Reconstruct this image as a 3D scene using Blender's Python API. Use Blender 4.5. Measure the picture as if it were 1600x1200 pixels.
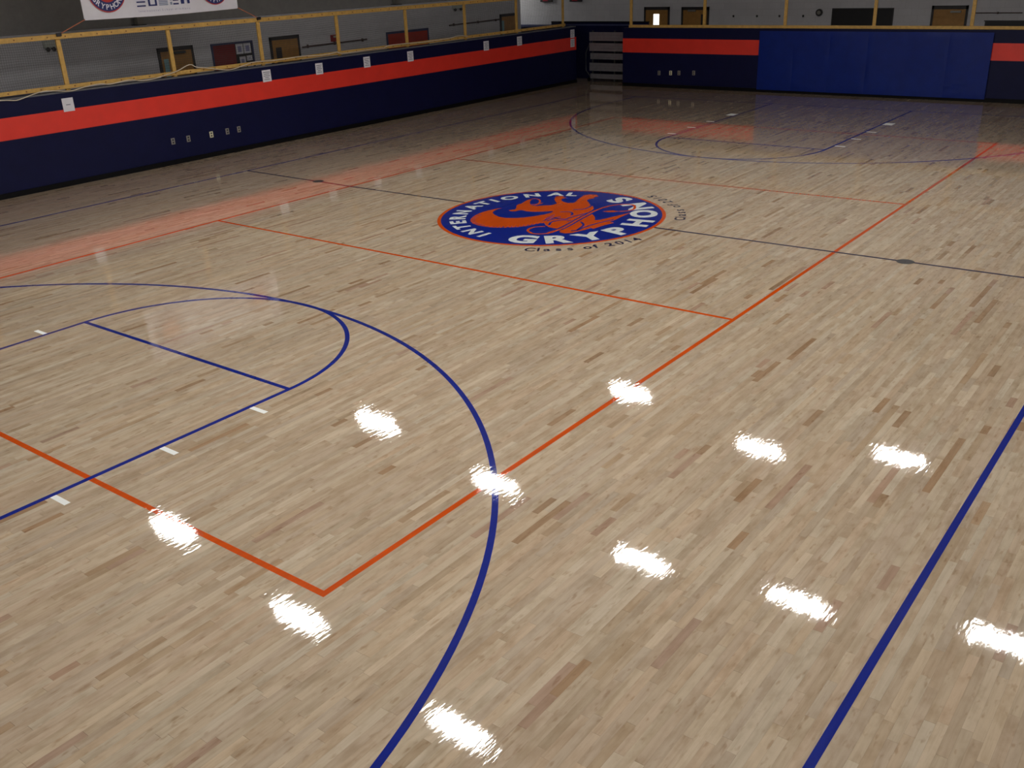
import bpy, bmesh, math, random
from mathutils import Vector, Matrix
from mathutils.geometry import tessellate_polygon

for o in list(bpy.data.objects):
    bpy.data.objects.remove(o, do_unlink=True)
scene = bpy.context.scene
COL = scene.collection
random.seed(11)

# ------------------------------------------------------------------ camera
FPX = 1494.87
CAM = Vector((-12.4028, -8.7405, 3.6757))
cF = Vector((0.72096575, 0.56495566, -0.40128979))
cR = Vector((0.60342746, -0.7965457, -0.03728596))
cU = Vector((0.34071057, 0.21526738, 0.91519193))
cam_data = bpy.data.cameras.new('camera')
cam_data.sensor_fit = 'HORIZONTAL'
cam_data.sensor_width = 36.0
cam_data.lens = FPX * 36.0 / 1600.0
cam_data.clip_start = 0.05
cam_data.clip_end = 200
cam = bpy.data.objects.new('camera', cam_data)
COL.objects.link(cam)
cam.matrix_world = Matrix(((cR.x, cU.x, -cF.x, CAM.x), (cR.y, cU.y, -cF.y, CAM.y), (cR.z, cU.z, -cF.z, CAM.z), (0, 0, 0, 1)))
scene.camera = cam

# ------------------------------------------------------------------ world and exposure
world = bpy.data.worlds.new('world')
scene.world = world
world.use_nodes = True
world.node_tree.nodes['Background'].inputs[0].default_value = (0.9, 0.95, 1.0, 1)
world.node_tree.nodes['Background'].inputs[1].default_value = 0.0
LAMP = 62.0            # radiance of the lamp diffusers
scene.view_settings.view_transform = 'Standard'
scene.view_settings.look = 'None'
scene.view_settings.gamma = 1.0
scene.view_settings.use_curve_mapping = False
scene.view_settings.exposure = 0.0


# ------------------------------------------------------------------ materials
def srgb(r, g, b):
    def f(c):
        c /= 255.0
        return c / 12.92 if c <= 0.04045 else ((c + 0.055) / 1.055) ** 2.4
    return (f(r), f(g), f(b), 1.0)


class NT:
    def __init__(self, name):
        self.m = bpy.data.materials.new(name)
        self.m.use_nodes = True
        self.t = self.m.node_tree
        self.b = self.t.nodes['Principled BSDF']

    def n(self, kind, **kw):
        nd = self.t.nodes.new(kind)
        for k, v in kw.items():
            setattr(nd, k, v)
        return nd

    def l(self, a, b):
        self.t.links.new(a, b)

    def math(self, op, a, b=None):
        nd = self.n('ShaderNodeMath', operation=op)
        for i, v in enumerate((a, b)):
            if v is None:
                continue
            if isinstance(v, (int, float)):
                nd.inputs[i].default_value = v
            else:
                self.l(v, nd.inputs[i])
        return nd.outputs[0]

    def noise(self, vec, scale, detail=3.0, rough=0.5):
        nd = self.n('ShaderNodeTexNoise')
        nd.inputs['Scale'].default_value = scale
        nd.inputs['Detail'].default_value = detail
        nd.inputs['Roughness'].default_value = rough
        if vec is not None:
            self.l(vec, nd.inputs['Vector'])
        return nd

    def pos(self, sx=1, sy=1, sz=1):
        g = self.n('ShaderNodeNewGeometry')
        mp = self.n('ShaderNodeMapping')
        mp.inputs['Scale'].default_value = (sx, sy, sz)
        self.l(g.outputs['Position'], mp.inputs['Vector'])
        return mp.outputs[0]

    def mix(self, fac, a, b, blend='MIX'):
        nd = self.n('ShaderNodeMix', data_type='RGBA', blend_type=blend)
        for i, v in ((0, fac), (6, a), (7, b)):
            if isinstance(v, (int, float)):
                nd.inputs[i].default_value = v
            elif isinstance(v, tuple):
                nd.inputs[i].default_value = v
            else:
                self.l(v, nd.inputs[i])
        return nd.outputs[2]

    def ramp(self, fac, stops):
        nd = self.n('ShaderNodeValToRGB')
        el = nd.color_ramp.elements
        while len(el) < len(stops):
            el.new(0.5)
        for e, (p, c) in zip(el, stops):
            e.position = p
            e.color = c
        self.l(fac, nd.inputs[0])
        return nd.outputs[0]

    def bump(self, h, strength, dist):
        nd = self.n('ShaderNodeBump')
        nd.inputs['Strength'].default_value = strength
        nd.inputs['Distance'].default_value = dist
        self.l(h, nd.inputs['Height'])
        self.l(nd.outputs[0], self.b.inputs['Normal'])


def paint(name, col, rough=0.5, var=0.08, scale=6.0, bump=0.0, bscale=60.0, metal=0.0, spec=0.5):
    """A painted or plain surface with slight mottling."""
    t = NT(name)
    v = t.pos()
    nz = t.noise(v, scale, 4.0, 0.6)
    dark = tuple(c * (1 - var) for c in col[:3]) + (1,)
    lite = tuple(min(1, c * (1 + var)) for c in col[:3]) + (1,)
    c = t.ramp(nz.outputs[0], [(0.3, dark), (0.7, lite)])
    t.l(c, t.b.inputs['Base Color'])
    t.b.inputs['Roughness'].default_value = rough
    t.b.inputs['Metallic'].default_value = metal
    t.b.inputs['Specular IOR Level'].default_value = spec
    if bump:
        t.bump(t.noise(v, bscale, 3.0).outputs[0], bump, 0.004)
    return t.m


def gloss_floor(t, colour):
    """Diffuse wood or paint under several coats of clear gloss varnish.
    The sanded strips are never quite flat: relief long in x, narrow in y."""
    a = t.noise(t.pos(1.3, 9.0, 1), 1.0, 1.0, 0.5)
    b = t.noise(t.pos(9.0, 36.0, 1), 1.0, 2.0, 0.5)
    s = t.math('ADD', a.outputs[0], t.math('MULTIPLY', b.outputs[0], 1.5))
    bp = t.n('ShaderNodeBump')
    bp.inputs['Strength'].default_value = 1.0
    bp.inputs['Distance'].default_value = 0.00029
    t.l(s, bp.inputs['Height'])
    fr = t.n('ShaderNodeFresnel')
    fr.inputs['IOR'].default_value = 1.5
    F = fr.outputs[0]
    # two interfaces: varnish on top, sealer below
    k = t.math('SUBTRACT', 1.0, t.math('MULTIPLY', t.math('SUBTRACT', 1.0, F), t.math('SUBTRACT', 1.0, t.math('MULTIPLY', F, 0.45))))
    df = t.n('ShaderNodeBsdfDiffuse')
    t.l(colour, df.inputs['Color'])
    gl = t.n('ShaderNodeBsdfAnisotropic')
    gl.inputs['Roughness'].default_value = 0.032
    gl.inputs['Color'].default_value = (1, 1, 1, 1)
    t.l(bp.outputs[0], gl.inputs['Normal'])
    mx = t.n('ShaderNodeMixShader')
    t.l(k, mx.inputs[0])
    t.l(df.outputs[0], mx.inputs[1])
    t.l(gl.outputs[0], mx.inputs[2])
    out = [n for n in t.t.nodes if n.type == 'OUTPUT_MATERIAL'][0]
    t.l(mx.outputs[0], out.inputs['Surface'])
    t.t.nodes.remove(t.b)


def floor_wood():
    t = NT('maple strip wood')
    at = t.n('ShaderNodeAttribute', attribute_name='tone')
    # grain runs along the board; every board starts at another place of the pattern
    off = t.math('MULTIPLY', at.outputs['Alpha'], 37.0)
    comb = t.n('ShaderNodeCombineXYZ')
    t.l(off, comb.inputs[2])
    add = t.n('ShaderNodeVectorMath', operation='ADD')
    t.l(t.pos(2.2, 34.0, 1), add.inputs[0])
    t.l(comb.outputs[0], add.inputs[1])
    g1 = t.noise(add.outputs[0], 1.0, 5.0, 0.62)
    grain = t.ramp(g1.outputs[0], [(0.28, (0.80, 0.77, 0.73, 1)), (0.5, (0.97, 0.97, 0.97, 1)), (0.75, (1.08, 1.08, 1.08, 1))])
    add2 = t.n('ShaderNodeVectorMath', operation='ADD')
    t.l(t.pos(9.0, 26.0, 1), add2.inputs[0])
    t.l(comb.outputs[0], add2.inputs[1])
    g2 = t.noise(add2.outputs[0], 1.0, 2.0, 0.5)
    streak = t.ramp(g2.outputs[0], [(0.27, (0.62, 0.50, 0.40, 1)), (0.38, (1, 1, 1, 1))])
    c = t.mix(0.85, at.outputs['Color'], grain, 'MULTIPLY')
    c = t.mix(0.55, c, streak, 'MULTIPLY')
    # cloudy figure of the maple
    add3 = t.n('ShaderNodeVectorMath', operation='ADD')
    t.l(t.pos(5.0, 9.0, 1), add3.inputs[0])
    t.l(comb.outputs[0], add3.inputs[1])
    g3 = t.noise(add3.outputs[0], 1.0, 3.0, 0.55)
    cloud = t.ramp(g3.outputs[0], [(0.3, (0.80, 0.755, 0.70, 1)), (0.52, (1, 1, 1, 1)), (0.75, (1.06, 1.07, 1.08, 1))])
    c = t.mix(0.8, c, cloud, 'MULTIPLY')
    gloss_floor(t, c)
    return t.m


def floor_paint(name, col):
    t = NT(name)
    nz = t.noise(t.pos(3, 30, 1), 1.0, 3.0)
    c = t.ramp(nz.outputs[0], [(0.3, tuple(k * 0.88 for k in col[:3]) + (1,)), (0.7, tuple(min(1, k * 1.06) for k in col[:3]) + (1,))])
    gloss_floor(t, c)
    return t.m


def emit(name, col, s):
    t = NT(name)
    t.b.inputs['Base Color'].default_value = (0.8, 0.8, 0.8, 1)
    t.b.inputs['Emission Color'].default_value = col
    t.b.inputs['Emission Strength'].default_value = s
    return t.m


def block_wall(name, col):
    """Painted concrete block: shallow joints."""
    t = NT(name)
    g = t.n('ShaderNodeNewGeometry')
    sx = t.n('ShaderNodeSeparateXYZ')
    t.l(g.outputs['Position'], sx.inputs[0])
    cb = t.n('ShaderNodeCombineXYZ')
    t.l(t.math('ADD', sx.outputs[0], sx.outputs[1]), cb.inputs[0])
    t.l(sx.outputs[2], cb.inputs[1])
    br = t.n('ShaderNodeTexBrick')
    br.inputs['Scale'].default_value = 1.0
    br.inputs['Brick Width'].default_value = 0.4
    br.inputs['Row Height'].default_value = 0.2
    br.inputs['Mortar Size'].default_value = 0.005
    br.inputs['Color1'].default_value = col
    br.inputs['Color2'].default_value = tuple(k * 0.95 for k in col[:3]) + (1,)
    br.inputs['Mortar'].default_value = tuple(k * 0.86 for k in col[:3]) + (1,)
    t.l(cb.outputs[0], br.inputs['Vector'])
    nz = t.noise(t.pos(), 1.5, 4.0)
    c = t.mix(0.3, br.outputs[0], t.ramp(nz.outputs[0], [(0.3, (0.8, 0.8, 0.8, 1)), (0.7, (1.1, 1.1, 1.1, 1))]), 'MULTIPLY')
    t.l(c, t.b.inputs['Base Color'])
    t.b.inputs['Roughness'].default_value = 0.65
    return t.m


M = {}
M['wood'] = floor_wood()
M['blue_line'] = floor_paint('blue court paint', srgb(6, 34, 138))
M['navy_line'] = floor_paint('dark navy court paint', srgb(22, 24, 70))
M['orange_line'] = floor_paint('orange court paint', srgb(208, 78, 0))
M['tape'] = paint('matt white tape', srgb(242, 246, 246), 0.55, 0.02)
M['white_line'] = floor_paint('white court paint', srgb(225, 232, 232))
M['subfloor'] = paint('dark subfloor', srgb(70, 50, 36), 0.8)
M['concrete'] = paint('corridor concrete', srgb(120, 120, 122), 0.6)
M['navy'] = paint('navy wall paint', srgb(9, 14, 56), 0.5, 0.10, 3.0, 0.25, 40, spec=0.2)
M['red'] = paint('orange red stripe paint', srgb(230, 54, 40), 0.42, 0.05, 3.0)
M['black'] = paint('black rubber', srgb(7, 7, 10), 0.6, spec=0.15)
M['yellow'] = paint('yellow stained lumber', srgb(204, 164, 88), 0.55, 0.16, 14.0)
M['bolt'] = paint('rusty bolt', srgb(120, 74, 30), 0.6)
M['grey_wall'] = block_wall('grey block wall paint', srgb(220, 220, 226))
M['dark_wall'] = paint('charcoal upper wall', srgb(156, 155, 153), 0.8)
M['ceiling'] = paint('pale ceiling liner', srgb(170, 170, 168), 0.8)
M['cap'] = paint('grey wall cap', srgb(96, 98, 104), 0.6)
M['pad'] = paint('royal blue vinyl', srgb(1, 34, 118), 0.4, 0.10, 4.0, 0.5, 5, spec=0.25)
M['paper'] = paint('white paper', srgb(226, 226, 236), 0.7, 0.02)
M['ink'] = paint('grey print', srgb(95, 95, 115), 0.8)
M['alu'] = paint('brushed aluminium', srgb(150, 150, 156), 0.42, 0.1, 8.0, metal=0.6)
M['steel'] = paint('dark galvanised steel', srgb(70, 74, 74), 0.5, metal=0.5)
M['door'] = paint('brown wood door', srgb(182, 134, 72), 0.5, 0.12, 8.0)
M['frame'] = paint('dark bronze frame', srgb(56, 54, 56), 0.5)
M['glass'] = paint('pale blue glass', srgb(150, 190, 196), 0.15)
M['daylit'] = emit('daylit door window', (0.95, 1.0, 1.0, 1), 3.2)
M['maroon'] = paint('maroon board', srgb(128, 36, 40), 0.7)
M['board_red'] = paint('red notice board', srgb(190, 56, 40), 0.7)
M['blue_frame'] = paint('slate blue frame', srgb(60, 66, 104), 0.5)
M['plate'] = paint('grey cover plate', srgb(150, 148, 140), 0.4, metal=0.3)
M['plate_ivory'] = paint('ivory cover plate', srgb(225, 222, 190), 0.45)  # paler plate colour, used for one outlet in each row
M['socket'] = paint('dark socket', srgb(30, 30, 34), 0.5)
M['white_plastic'] = paint('off white plastic', srgb(190, 196, 188), 0.5)
M['banner'] = paint('white banner vinyl', srgb(232, 232, 244), 0.5, 0.03)
M['b_navy'] = paint('navy banner print', srgb(34, 44, 110), 0.5)
M['b_grey'] = paint('grey blue banner print', srgb(138, 150, 178), 0.5)
M['b_pale'] = paint('pale violet banner print', srgb(150, 150, 190), 0.5)
M['b_red'] = paint('red banner print', srgb(190, 50, 44), 0.5)
M['b_peach'] = paint('peach banner print', srgb(226, 150, 130), 0.5)
M['cord'] = paint('orange cord', srgb(176, 110, 84), 0.8)
M['rope'] = paint('off white rope', srgb(214, 204, 184), 0.9)
M['net'] = paint('grey net twine', srgb(92, 92, 94), 0.9)
M['fire_red'] = paint('red alarm box', srgb(150, 36, 40), 0.4)
M['conduit'] = paint('brown conduit', srgb(86, 68, 66), 0.5)
M['housing'] = paint('white lamp housing', srgb(225, 225, 225), 0.5)
M['lamp'] = emit('lamp diffuser', (1.0, 0.97, 0.92, 1), LAMP)
M['lamp_small'] = emit('hall lamp diffuser', (1.0, 0.97, 0.9, 1), 9.0)
M['chalk'] = paint('black board', srgb(30, 30, 34), 0.5)
M['sign_red'] = paint('red sign face', srgb(190, 50, 70), 0.4)


# ------------------------------------------------------------------ mesh helpers
class MB:
    def __init__(self):
        self.v = []
        self.f = []

    def add(self, vs, fs):
        k = len(self.v)
        self.v += [tuple(p) for p in vs]
        self.f += [tuple(i + k for i in f) for f in fs]
        return self

    def box(self, x0, x1, y0, y1, z0, z1):
        return self.add([(x0, y0, z0), (x1, y0, z0), (x1, y1, z0), (x0, y1, z0), (x0, y0, z1), (x1, y0, z1), (x1, y1, z1), (x0, y1, z1)],
                        [(3, 2, 1, 0), (4, 5, 6, 7), (0, 1, 5, 4), (1, 2, 6, 5), (2, 3, 7, 6), (3, 0, 4, 7)])

    def rbox(self, x0, x1, y0, y1, z0, z1, b):
        """Box with chamfered edges."""
        bm = bmesh.new()
        bmesh.ops.create_cube(bm, size=1)
        for v in bm.verts:
            v.co = Vector(((x0 + x1) / 2 + v.co.x * (x1 - x0), (y0 + y1) / 2 + v.co.y * (y1 - y0), (z0 + z1) / 2 + v.co.z * (z1 - z0)))
        bmesh.ops.bevel(bm, geom=bm.edges[:], offset=b, segments=2, affect='EDGES', profile=0.6)
        bm.verts.index_update()
        self.add([v.co for v in bm.verts], [[v.index for v in f.verts] for f in bm.faces])
        bm.free()
        return self

    def tube(self, pts, r, n=6, cap=True):
        pts = [Vector(p) for p in pts]
        rings = []
        for i, p in enumerate(pts):
            d = (pts[min(i + 1, len(pts) - 1)] - pts[max(i - 1, 0)]).normalized()
            a = d.cross(Vector((0, 0, 1)))
            if a.length < 1e-3:
                a = d.cross(Vector((1, 0, 0)))
            a.normalize()
            b = d.cross(a)
            rings.append([p + a * (r * math.cos(t)) + b * (r * math.sin(t)) for t in (2 * math.pi * k / n for k in range(n))])
        vs = [q for rg in rings for q in rg]
        fs = []
        for i in range(len(rings) - 1):
            for k in range(n):
                fs.append((i * n + k, i * n + (k + 1) % n, (i + 1) * n + (k + 1) % n, (i + 1) * n + k))
        if cap:
            fs.append(tuple(range(n - 1, -1, -1)))
            fs.append(tuple((len(rings) - 1) * n + k for k in range(n)))
        return self.add(vs, fs)

    def cyl(self, p, axis, r, h, n=16):
        p = Vector(p)
        a = Vector(axis)
        return self.tube([p, p + a * h], r, n)

    def poly(self, pts3):
        tri = tessellate_polygon([[Vector(p) for p in pts3]])
        return self.add(pts3, tri)

    def flat(self, pts, z0, z1):
        """Flat printed shape on the floor with a film thickness."""
        top = [(p[0], p[1], z1) for p in pts]
        tri = tessellate_polygon([[Vector((p[0], p[1], 0)) for p in pts]])
        tri = [t if self._up(top, t) else (t[0], t[2], t[1]) for t in tri]
        self.add(top, tri)
        area = sum(pts[i][0] * pts[(i + 1) % len(pts)][1] - pts[(i + 1) % len(pts)][0] * pts[i][1] for i in range(len(pts)))
        n = len(pts)
        side = [(i, (i + 1) % n, n + (i + 1) % n, n + i) for i in range(n)]
        if area < 0:
            side = [f[::-1] for f in side]
        self.add([(p[0], p[1], z0) for p in pts] + top, side)
        return self

    @staticmethod
    def _up(v, t):
        a, b, c = (Vector(v[i]) for i in t)
        return (b - a).cross(c - a).z > 0

    def strip(self, pts, w, z0, z1):
        """Ribbon along a 2D polyline."""
        L, R_ = [], []
        n = len(pts)
        for i in range(n):
            p = Vector((pts[i][0], pts[i][1]))
            a = Vector(pts[max(i - 1, 0)])
            b = Vector(pts[min(i + 1, n - 1)])
            d = (b - a).normalized()
            nn = Vector((-d.y, d.x))
            L.append(p + nn * w / 2)
            R_.append(p - nn * w / 2)
        vs = [(q.x, q.y, z1) for q in R_] + [(q.x, q.y, z1) for q in L] + [(q.x, q.y, z0) for q in R_] + [(q.x, q.y, z0) for q in L]
        fs = []
        for i in range(n - 1):
            fs.append((i, i + 1, n + i + 1, n + i))
            fs.append((2 * n + i, 2 * n + i + 1, i + 1, i))
            fs.append((n + i, n + i + 1, 3 * n + i + 1, 3 * n + i))
        fs.append((2 * n, 0, n, 3 * n))
        fs.append((n - 1, 3 * n - 1, 4 * n - 1, 2 * n - 1))
        return self.add(vs, fs)


ORG = {}


def tagp(o, label=None, cat=None, group=None, kind=None):
    for k, v in (('label', label), ('category', cat), ('group', group), ('kind', kind)):
        if v:
            o[k] = v
    return o


def obj(name, mb, mat, parent=None, smooth=False, **tags):
    vs = [Vector(p) for p in mb.v]
    lo = Vector((min(p.x for p in vs), min(p.y for p in vs), min(p.z for p in vs)))
    hi = Vector((max(p.x for p in vs), max(p.y for p in vs), max(p.z for p in vs)))
    c = Vector(((lo.x + hi.x) / 2, (lo.y + hi.y) / 2, lo.z))
    me = bpy.data.meshes.new(name)
    me.from_pydata([p - c for p in vs], [], mb.f)
    me.materials.append(M[mat])
    if smooth:
        for p in me.polygons:
            p.use_smooth = True
    me.update()
    o = bpy.data.objects.new(name, me)
    COL.objects.link(o)
    if parent is not None:
        o.parent = parent
        o.location = c - ORG[parent.name]
    else:
        o.location = c
    ORG[o.name] = c
    return tagp(o, **tags)


def thing(name, loc, label=None, cat=None, group=None, kind=None, parent=None):
    o = bpy.data.objects.new(name, None)
    o.empty_display_size = 0.1
    COL.objects.link(o)
    loc = Vector(loc)
    if parent is not None:
        o.parent = parent
        o.location = loc - ORG[parent.name]
    else:
        o.location = loc
    ORG[o.name] = loc
    return tagp(o, label, cat, group, kind)


def glyph(ch, bold=0.02):
    """2D outline faces of one character, centred, cap height 1."""
    cu = bpy.data.curves.new('glyph', 'FONT')
    cu.body = ch
    cu.size = 1.0
    cu.offset = bold
    cu.fill_mode = 'FRONT'
    cu.resolution_u = 4
    ob = bpy.data.objects.new('glyph', cu)
    COL.objects.link(ob)
    dg = bpy.context.evaluated_depsgraph_get()
    me = bpy.data.meshes.new_from_object(ob.evaluated_get(dg))
    vs = [(v.co.x, v.co.y) for v in me.vertices]
    fs = [tuple(p.vertices) for p in me.polygons]
    bpy.data.objects.remove(ob)
    bpy.data.curves.remove(cu)
    bpy.data.meshes.remove(me)
    return vs, fs


GL = {}


def get_glyph(ch, bold):
    k = (ch, bold)
    if k not in GL:
        GL[k] = glyph(ch, bold)
    return GL[k]


CAPH = 0.73   # cap height of the built in font at size 1


# ------------------------------------------------------------------ the setting: floor
XF0, XF1, YF0, YF1 = -15.0, 17.0, -9.9, 11.6
floor = obj('floor', MB().box(XF0, XF1, YF0, YF1, -0.06, -0.006), 'subfloor', kind='structure')
floor['label'] = 'glossy maple strip gym floor with blue and orange court lines'
obj('floor_corridor', MB().box(-19, 24, -17.5, 20, -0.16, -0.065), 'concrete', kind='structure')

PW = 0.0572
TONES = [srgb(200, 182, 156), srgb(196, 176, 149), srgb(191, 171, 145), srgb(204, 187, 162), srgb(197, 176, 150), srgb(193, 174, 150)]
DARK = [srgb(177, 152, 125), srgb(182, 160, 134), srgb(166, 137, 109), srgb(186, 165, 140), srgb(178, 150, 130)]


def visible(x, y):
    d = Vector((x, y, 0)) - CAM
    z = d.dot(cF)
    if z < 0.5:
        return None
    u = 800 + FPX * d.dot(cR) / z
    v = 600 - FPX * d.dot(cU) / z
    if -5 < u < 1605 and -5 < v < 1205:
        return u, v, z
    return None


boards = []
ny = int((YF1 - YF0) / PW)
for r in range(ny):
    y = YF0 + (r + 0.5) * PW
    x = XF0 - random.random() * 0.6
    while x < XF1:
        ln = random.choice((0.3, 0.38, 0.46, 0.55, 0.62, 0.7, 0.8, 0.9, 1.05, 1.25, 1.5)) * random.uniform(0.85, 1.15)
        dk = random.random() < 0.11
        if dk:
            ln *= 0.5
        x0, x1 = max(x, XF0), min(x + ln, XF1)
        x += ln
        if x1 - x0 < 0.08:
            continue
        if dk:
            c = random.choice(DARK)
        else:
            c = random.choice(TONES)
        k = random.uniform(0.94, 1.05)
        w = random.uniform(-0.025, 0.025)
        tone = (c[0] * k * (0.985 + w), c[1] * k * 0.985, c[2] * k * ((0.97 if dk else 1.01) - w), random.random())
        rx = max(-0.007, min(0.007, random.gauss(0, 0.0045 if random.random() < 0.12 else 0.0018)))
        ry = max(-1.0, min(1.0, random.gauss(0, 0.55))) * min(0.0016, 0.00035 * 2 / (x1 - x0))
        boards.append((x0, x1, y, tone, rx, ry))


def board_geo(b):
    x0, x1, y, tone, rx, ry = b
    xa, xb, ya, yb = x0 + 0.0005, x1 - 0.0005, y - PW / 2 + 0.0002, y + PW / 2 - 0.0002
    xc = (x0 + x1) / 2
    top = [(px, py, (px - xc) * ry + (py - y) * rx) for px, py in ((xa, ya), (xb, ya), (xb, yb), (xa, yb))]
    bot = [(px, py, -0.006) for px, py, _ in top]
    return top + bot, [(0, 1, 2, 3), (4, 5, 1, 0), (5, 6, 2, 1), (6, 7, 3, 2), (7, 4, 0, 3)]


def set_tone(me, tones):
    at = me.color_attributes.new('tone', 'FLOAT_COLOR', 'POINT')
    flat = [c for t in tones for c in t]
    at.data.foreach_set('color', flat)


scored = []
for i, b in enumerate(boards):
    if b[1] > 2 or b[2] > 2:
        continue
    p = visible((b[0] + b[1]) / 2, b[2])
    if p:
        scored.append(((b[1] - b[0]) / p[2] ** 2.6, i))
scored.sort(reverse=True)
single = set(i for _, i in scored[:300])
mbr, tones = MB(), []
for i, b in enumerate(boards):
    vs, fs = board_geo(b)
    if i in single:
        m = MB().add(vs, fs)
        o = obj('floorboard', m, 'wood', floor)
        set_tone(o.data, [b[3]] * 8)
    else:
        mbr.add(vs, fs)
        tones += [b[3]] * 8
o = obj('floorboards', mbr, 'wood', floor, kind='stuff')
set_tone(o.data, tones)

# ------------------------------------------------------------------ court markings (painted on the floor)
Z0, ZL = -0.001, 0.0007
LW = 0.05
BX, BY, LN, FTX = 12.87, 7.648, 1.813, 7.053


def mark(name, mat, label=None, parent=None, z=ZL, mb=None):
    return obj(name, mb, mat, parent or floor, label=label)


def rect(x0, x1, y0, y1, z=ZL):
    return MB().flat([(x0, y0), (x1, y0), (x1, y1), (x0, y1)], Z0, z)


def seg(p, q, w=LW, z=ZL, n=1):
    pts = [(p[0] + (q[0] - p[0]) * i / n, p[1] + (q[1] - p[1]) * i / n) for i in range(n + 1)]
    return MB().strip(pts, w, Z0, z)


def arc(cx, cy, r, a0, a1, n=72):
    return [(cx + r * math.cos(math.radians(a0 + (a1 - a0) * i / n)), cy + r * math.sin(math.radians(a0 + (a1 - a0) * i / n))) for i in range(n + 1)]


for s in (-1, 1):
    mark('sideline', 'blue_line', 'blue basketball sideline', mb=seg((-BX, s * (BY)), (BX, s * (BY)), z=ZL + 0.0002))
    mark('baseline', 'blue_line', 'blue basketball baseline', mb=seg((s * BX, -BY), (s * BX, BY)))
    for t in (-1, 1):
        mark('lane_line', 'blue_line', 'blue free throw lane line', mb=seg((s * BX, t * LN), (s * FTX, t * LN), z=ZL + 0.0003))
    mark('free_throw_line', 'blue_line', 'blue free throw line', mb=seg((s * FTX, -LN), (s * FTX, LN)))
    a = 90 if s < 0 else -90
    mark('free_throw_arc', 'blue_line', 'blue free throw half circle', mb=MB().strip(arc(s * FTX, 0, LN, a, a - 180), LW, Z0, ZL + 0.0004))
    hx = s * (BX - 1.6)
    R3 = 6.02
    pts = arc(hx, 0, R3, a, a - 180, 120)
    pts = [(s * BX, pts[0][1])] + pts + [(s * BX, pts[-1][1])]
    mark('three_point_line', 'blue_line', 'blue three point arc', mb=MB().strip(pts, LW, Z0, ZL + 0.0005))
    for t in (-1, 1):
        for xx in (7.53, 8.49, 9.47):
            y0 = t * (LN + 0.025)
            y1 = t * (LN + 0.235)
            mark('lane_mark', 'tape', 'white free throw lane space mark', mb=rect(s * xx - 0.026, s * xx + 0.026, min(y0, y1), max(y0, y1)))
        mark('lane_block', 'tape', 'wide white block beside the lane', mb=rect(s * 10.68 - 0.15, s * 10.68 + 0.15, min(t * (LN + .025), t * (LN + .235)), max(t * (LN + .025), t * (LN + .235))))
# centre line: two halves either side of the emblem
mark('center_line', 'navy_line', 'thin navy centre line', mb=seg((-0.015, BY), (-0.10, 4.49), 0.045, ZL + 0.0003))
mark('center_line', 'navy_line', 'thin navy centre line', mb=seg((-0.10, 4.49), (-0.10, 1.76), 0.045, ZL + 0.0003))
mark('center_line', 'navy_line', 'thin navy centre line', mb=seg((-0.02, -1.85), (0.05, -BY), 0.045, ZL + 0.0003))
# volleyball court
VX, VY = 9.144, 4.572
mark('volleyball_sideline', 'orange_line', 'orange volleyball sideline', mb=seg((-VX - .025, -VY), (VX - 0.05, -VY), z=ZL + 0.0001))
mark('volleyball_sideline', 'orange_line', 'orange volleyball sideline', mb=seg((-VX - .025, VY), (-3.06, VY + 0.015), z=ZL + 0.0001))
mark('volleyball_sideline', 'orange_line', 'orange volleyball sideline', mb=seg((-3.06, VY + 0.015), (VX, VY - 0.12), z=ZL + 0.0001))
mark('volleyball_end_line', 'orange_line', 'orange volleyball end line', mb=seg((-VX, -VY), (-VX, VY)))
mark('volleyball_end_line', 'orange_line', 'orange volleyball end line', mb=seg((VX - 0.05, -VY), (VX, VY)))
mark('attack_line', 'orange_line', 'orange volleyball attack line', mb=seg((-3.085, -VY), (-3.06, VY)))
mark('attack_line', 'orange_line', 'orange volleyball attack line', mb=seg((3.105, -VY), (2.92, VY - .1)))
for x, y in ((-0.06, 5.46), (0.02, -5.49)):
    m = MB().cyl((x, y, -0.002), (0, 0, 1), 0.11, 0.0045, 24)
    sl = obj('floor_sleeve_cover', m, 'frame', floor, label='round metal cover of a net post sleeve')
    obj('key_slot', MB().box(x - .03, x + .03, y - .006, y + .006, 0.001, 0.0031), 'socket', sl)

# ------------------------------------------------------------------ centre emblem
EC = (-0.13, -0.05)
emb = thing('court_emblem', (EC[0], EC[1], 0), 'round blue and orange centre court emblem with a gryphon', parent=floor)
Z1, Z2, Z3 = 0.0014, 0.0019, 0.0023
obj('emblem_rim', MB().flat(arc(EC[0], EC[1], 1.81, 0, 357, 119), Z0, ZL + 0.0004), 'orange_line', emb, label='orange rim')
obj('emblem_disc', MB().flat(arc(EC[0], EC[1], 1.752, 0, 357, 119), Z0, Z1), 'blue_line', emb, label='blue disc')


def ring_text(txt, angs, r, h, bold, outward, z, wide=1.0):
    m = MB()
    for ch, a in zip(txt, angs):
        vs, fs = get_glyph(ch, bold)
        xs = [v[0] for v in vs]
        cx = (min(xs) + max(xs)) / 2
        cy = 0.36
        t = math.radians(a)
        rad = Vector((math.cos(t), math.sin(t)))
        up = rad if outward else -rad
        right = Vector((up.y, -up.x))
        s = h / CAPH
        out = []
        for x, y in vs:
            p = Vector(EC) + rad * r + right * ((x - cx) * s * wide) + up * ((y - cy) * s)
            out.append((p.x, p.y, z))
        fs = [f if MB._up(out, f[:3]) else f[::-1] for f in fs]
        m.add(out, fs)
    return m


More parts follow.
